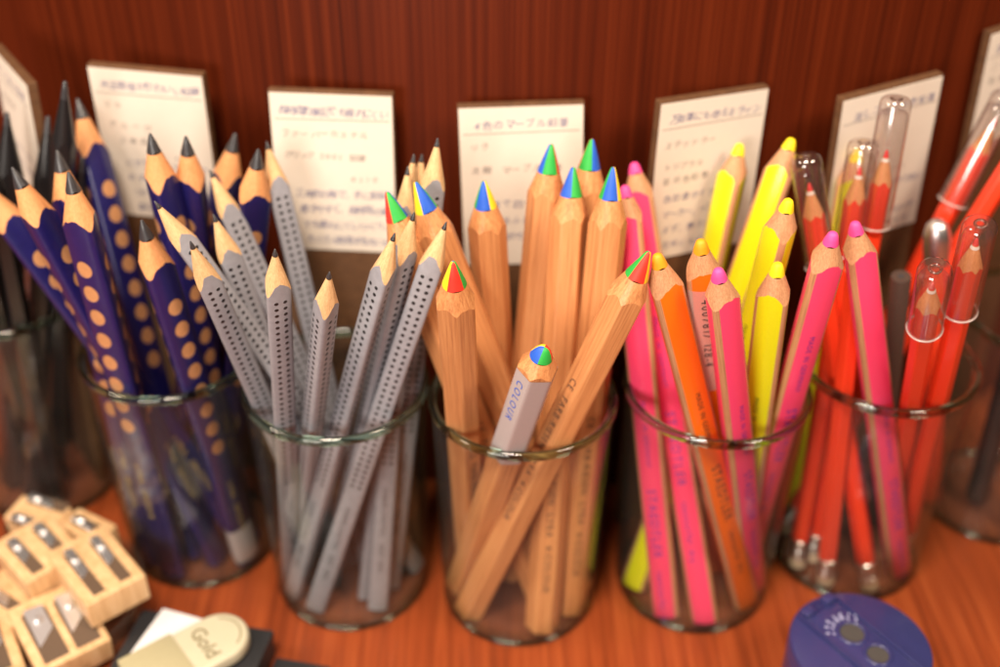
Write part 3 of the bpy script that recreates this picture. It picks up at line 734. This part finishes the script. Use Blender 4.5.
# ------------------------------------------------------------------ foreground
def sharpener(loc, rot, label, lx=4.4, ly=2.95, lz=1.55, blades=((.68,), (-.68,)), wide=.62, groove=.5):
    e = empty('wooden_sharpener', loc, rot, label=label, cat='pencil sharpener', group='wooden pencil sharpeners heaped at the left')
    bm = bmesh.new(); bmesh.ops.create_cube(bm, size=1.)
    for v in bm.verts: v.co = Vector((v.co.x*lx, v.co.y*ly, (v.co.z+.5)*lz))
    bmesh.ops.bevel(bm, geom=bm.edges[:], offset=.12, segments=3, affect='EDGES', profile=.6)
    link('block', from_bm('block', bm, ['blockwood']), e)
    for (yo,) in blades:
        g = rbox('cutting_slot', lx*.74, wide, .02, 0, ['groove'], z0=lz+.003); link('cutting_slot', g, e, loc=(.05*lx, yo, 0))
        b = rbox('blade', lx*.60, wide*.78, .07, .02, ['metal'], z0=0., seg=1)
        bo = link('blade', b, e, loc=(-.03*lx, yo, lz+.03), rot=Matrix.Rotation(R(9), 3, 'Y') @ Matrix.Rotation(R(-8), 3, 'X'))
        sw = lathe('screw', [(0, .17), (.13, .16), (.2, .1), (.22, .0)], ['metal'], 24)
        link('screw', sw, bo, loc=(-.12*lx, 0, .06))
    for (yo,) in blades:
        link('pencil_hole', lathe('pencil_hole', [(0, .004), (.36, .004)], ['groove'], 32), e, loc=(-lx/2-.004, yo, lz*.5), rot=Matrix.Rotation(R(90), 3, 'Y'))
    return e
def rz(a, tx=0., ty=0.): return Matrix.Rotation(R(a), 3, 'Z') @ Matrix.Rotation(R(ty), 3, 'Y') @ Matrix.Rotation(R(tx), 3, 'X')
# long axis of the top ones points down-right towards the camera
sharpener((-18.15, -40.75, 2.60), rz(-50.), 'double wooden sharpener on top of the heap, two narrow dark blades facing up', blades=((.66,), (-.66,)), wide=.58)
sharpener((-21.3, -39.3, 2.35), rz(-46., 3), 'wooden sharpener with two bright blades, behind and left of the topmost one', lx=3.6, ly=3.0)
sharpener((-19.75, -42.75, .95), rz(-54., 0, 10), 'wooden sharpener with one wide silver blade, in front below the topmost one', lx=4.0, ly=3.4, wide=1.15, blades=((-.7,), (.8,)))
sharpener((-22.95, -43.9, .55), rz(-60., 0, 2), 'wooden sharpener cut by the lower left corner of the photo', lx=4.2, ly=3.0)
sharpener((-22.3, -36.2, 1.7), rz(-20., 4), 'blurred wooden sharpener at the back left of the heap', lx=3.0, ly=1.6)
sharpener((-19.6, -37.3, 1.75), rz(-30.), 'small blurred wooden sharpener at the back, nearest the navy pencil glass', lx=2.6, ly=1.5, blades=((0.,),))
sharpener((-19.6, -39.6, .95), rz(-42.), 'wooden sharpener underneath the topmost one', lx=4.0, ly=3.0)
sharpener((-22.4, -40.6, .7), rz(-35.), 'wooden sharpener at the bottom of the heap on its left side', lx=3.4, ly=3.0)
def dish():
    e = empty('glass_dish', (-20.9, -40.6, .004), label='shallow clear glass dish holding the wooden sharpeners', cat='dish')
    pr = [(4.0, .02), (4.2, .15), (4.45, .9), (4.6, 2.0), (4.6, 2.1), (4.45, 2.1), (4.4, 1.95), (4.25, .95), (3.95, .42), (3.8, .4)]
    link('dish_wall', lathe('dish_wall', pr, ['base'], 72, sharp=70), e)
    link('dish_floor', lathe('dish_floor', [(0, .02), (4.0, .02), (4.0, .1), (3.8, .4), (0, .4)], ['base'], 72), e)
dish()

def black_boxes():
    # top-left far corner (-15.95,-41.36), far right (-9.93,-42.67)
    yaw = math.atan2(-42.67+41.36, -9.93+15.95); Mz = Matrix.Rotation(yaw, 3, 'Z')
    s = Vector((math.cos(yaw), math.sin(yaw), 0)); n = Vector((math.sin(yaw), -math.cos(yaw), 0))
    c = Vector((-9.75, -42.7, 0))-s*3.3+n*2.6
    e = empty('black_box', c, Mz, label='black cardboard box under the cream eraser', cat='box')
    link('box_body', rbox('box_body', 6.5, 5.1, 1.1, .05, ['blackbox'], z0=.003), e)
    link('box_lid', rbox('box_lid', 6.6, 5.2, .5, .06, ['blackbox'], z0=1.10), e)
    c2 = Vector((-9.6, -43.35, 0))+s*1.4+n*2.6
    e = empty('black_box', c2, Mz, label='lower black cardboard box at the right of the eraser box, cut by the bottom edge', cat='box')
    link('box_body', rbox('box_body', 2.6, 4.6, .55, .04, ['blackbox'], z0=.003), e)
    link('box_lid', rbox('box_lid', 2.68, 4.68, .24, .05, ['blackbox'], z0=.55), e)
    wc = Vector((-14.55, -43.2, 1.615))
    e = link('paper_card', rbox('paper_card', 2.5, 3.1, .05, 0, ['whitecard']), loc=wc, rot=Matrix.Rotation(yaw-.12, 3, 'Z'), label='blank white paper card lying on the black box', cat='card')
    # eraser: a stadium shaped tablet, its far end rounded, near end in a pale gold sleeve
    d = Vector((-.80, -.60, 0)).normalized()          # far round end -> sleeve
    far = Vector((-12.1, -43.75, 1.74)); rad = 1.42; ln = 4.2; h = .75
    pts = [(rad*math.cos(t), rad*math.sin(t)) for t in [R(-90+180*k/28) for k in range(29)]]
    out = [(x, y) for x, y in pts]+[(-ln, rad), (-ln, -rad)]
    bm = bmesh.new(); vs = [bm.verts.new((x, y, 0)) for x, y in out]; f = bm.faces.new(vs)
    ex = bmesh.ops.extrude_face_region(bm, geom=[f]); tv = [g for g in ex['geom'] if isinstance(g, bmesh.types.BMVert)]
    bmesh.ops.translate(bm, vec=(0, 0, h), verts=tv)
    bmesh.ops.recalc_face_normals(bm, faces=bm.faces[:])
    bmesh.ops.bevel(bm, geom=[e_ for e_ in bm.edges if abs(e_.verts[0].co.z-e_.verts[1].co.z) < 1e-5], offset=.2, segments=4, affect='EDGES', profile=.5)
    me = from_bm('eraser', bm, ['cream'], sharp=50)
    ang = math.atan2(-d.y, -d.x)
    Me = Matrix.Rotation(ang, 3, 'Z')
    e = empty('cream_eraser', far, Me, label='cream rounded eraser lettered Gold lying on the black box', cat='eraser')
    link('eraser_body', me, e)
    link('paper_sleeve', rbox('paper_sleeve', 2.6, 2*rad+.1, h+.08, .08, ['khaki'], z0=-.03), e, loc=(-2.95, 0, 0))
    vs, fs = glyphs('Gold', .98, 0., .012)
    w = max(v[0] for v in vs)
    # word runs across the tablet, its head towards the rounded end
    V = [(-.95+y, w/2-x, h+.006) for x, y, _ in vs]
    link('printed_word', mesh('printed_word', V, fs, ['emboss'], smooth=False), e)
    ring = [((rad-.33)*math.cos(t), (rad-.33)*math.sin(t)) for t in [R(-62+124*k/24) for k in range(25)]]
    ring2 = [((rad-.40)*math.cos(t), (rad-.40)*math.sin(t)) for t in [R(-62+124*k/24) for k in range(25)]]
    V = [(x, y, h+.006) for x, y in ring+ring2]; F = [(k, k+1, 26+k, 25+k) for k in range(24)]
    link('printed_arc', mesh('printed_arc', V, F, ['emboss'], smooth=False), e)
black_boxes()

def violet_sharpener():
    c = Vector((16.8, -45.95, .004)); rad = 3.1; H = 4.0; a = R(-56)
    Mz = Matrix.Rotation(a, 3, 'Z')
    e = empty('drum_sharpener', c, Mz, label='round violet-blue plastic two-hole sharpener at the lower right', cat='pencil sharpener')
    pr = [(0, 0), (rad*.97, 0), (rad, .1), (rad, H-.75), (rad*.985, H-.72), (rad*.985, H-.66), (rad, H-.63), (rad, H-.14), (rad*.985, H-.05), (rad*.95, H), (0, H)]
    link('drum', lathe('drum', pr, ['violet'], 96), e)
    # raised bar across the lid, along local x, with step edges
    bw = 1.02; hx = math.sqrt((rad*.95)**2-bw**2)
    bar = rbox('lid_bar', 2*hx-.05, 2*bw, .10, .04, ['violet'], z0=H+.003); link('lid_bar', bar, e)
    for s_ in (-1, 1):
        link('lid_rib', rbox('lid_rib', 2*hx-.2, .10, .2, .04, ['violet'], z0=H+.003), e, loc=(0, s_*(bw+.07), 0))
    for x, r in ((-.62, .56), (.85, .50)):
        link('hole_ring', torus('hole_ring', r+.06, .09, H+.11, ['violet'], 48, 10, .8), e, loc=(x, .1, 0))
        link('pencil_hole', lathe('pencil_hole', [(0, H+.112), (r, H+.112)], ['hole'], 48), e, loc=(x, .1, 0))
    # catch at the far end
    for s_ in (-1, 1):
        link('catch', rbox('catch', .5, .62, .26, .08, ['violet'], z0=H+.06), e, loc=(-hx+.2, s_*.66, 0))
    link('catch_gap', rbox('catch_gap', .5, .5, .02, 0, ['gapshade'], z0=H+.106), e, loc=(-hx+.22, 0, 0))
    rnd = random.Random(5)
    for rr_, n_ in ((.86, 7), (1.1, 7)):                     # rubbed moulded characters in two arcs round the big hole
        V, F = [], []
        for k in range(n_):
            t = R(180-58+116*k/(n_-1)); cx, cy = -.62+rr_*math.cos(t), .1+rr_*math.sin(t); w_ = .075; h_ = .085
            for q in range(3):
                b = len(V); dx = rnd.uniform(-.06, .06); dy = rnd.uniform(-.06, .06); l1 = rnd.uniform(.03, .085); l2 = rnd.uniform(.02, .05)
                for ux, uy in ((-l1, -l2), (l1, -l2), (l1, l2), (-l1, l2)):
                    V.append((cx+dx+ux*math.cos(t)-uy*math.sin(t), cy+dy+ux*math.sin(t)+uy*math.cos(t), H+.108+.001*q))
                F.append((b, b+1, b+2, b+3))
        link('moulded_marks', mesh('moulded_marks', V, F, ['scuff'], smooth=False), e)
violet_sharpener()

# ------------------------------------------------------------------ light, camera
def area(name, loc, target, size, power, col, sy=None):
    l = bpy.data.lights.new(name, 'AREA'); l.energy = power; l.color = col; l.size = size*S
    if sy: l.shape = 'RECTANGLE'; l.size_y = sy*S
    o = bpy.data.objects.new(name, l); COL.objects.link(o)
    o.location = Vector(loc)*S
    o.rotation_euler = (Vector(target)-Vector(loc)).to_track_quat('-Z', 'Y').to_euler()
    return o
area('ceiling_lamp', (-14, -80, 104), (0, -36, 8), 24, 9.0, (1., .84, .68), 24)
area('ceiling_lamp', (58, -78, 90), (5, -36, 8), 22, 4.2, (1., .80, .61))
area('ceiling_lamp', (-75, -50, 80), (-5, -36, 8), 22, 3.2, (1., .82, .66))
area('shop_window', (-45, -130, 40), (0, -38, 8), 40, 5.0, (1., .90, .80), 30)
w = bpy.data.worlds.new('World'); sc.world = w; w.use_nodes = True
bg = w.node_tree.nodes['Background']; bg.inputs[0].default_value = (1., .74, .52, 1); bg.inputs[1].default_value = .035

cam = bpy.data.cameras.new('Camera'); co = bpy.data.objects.new('Camera', cam); COL.objects.link(co)
rt = Vector((0.99982, -0.01812, 0.00498)).normalized(); fw = Vector((0.01766, 0.81558, -0.57837)).normalized(); rt = (rt-fw*rt.dot(fw)).normalized(); up = rt.cross(fw)
M4 = Matrix((rt, up, -fw)).transposed().to_4x4(); M4.translation = CAM*S
co.matrix_world = M4
cam.sensor_width = 36.; cam.lens = 1195.858*36/1000; cam.clip_start = .01; cam.clip_end = 50.
cam.dof.use_dof = True; cam.dof.focus_distance = 45.4*S; cam.dof.aperture_fstop = cam.lens*.001/(1.25*S); cam.dof.aperture_blades = 9
sc.camera = co
sc.view_settings.view_transform = 'Standard'; sc.view_settings.look = 'None'; sc.view_settings.exposure = -.1; sc.view_settings.gamma = 1.
sc.render.engine = 'CYCLES'
sc.cycles.use_denoising = True
try: sc.cycles.denoiser = 'OPENIMAGEDENOISE'
except Exception: pass
sc.cycles.transparent_max_bounces = 32; sc.cycles.max_bounces = 12; sc.cycles.transmission_bounces = 10; sc.cycles.glossy_bounces = 4
sc.cycles.sample_clamp_indirect = 4.
sc.cycles.caustics_reflective = False; sc.cycles.caustics_refractive = False
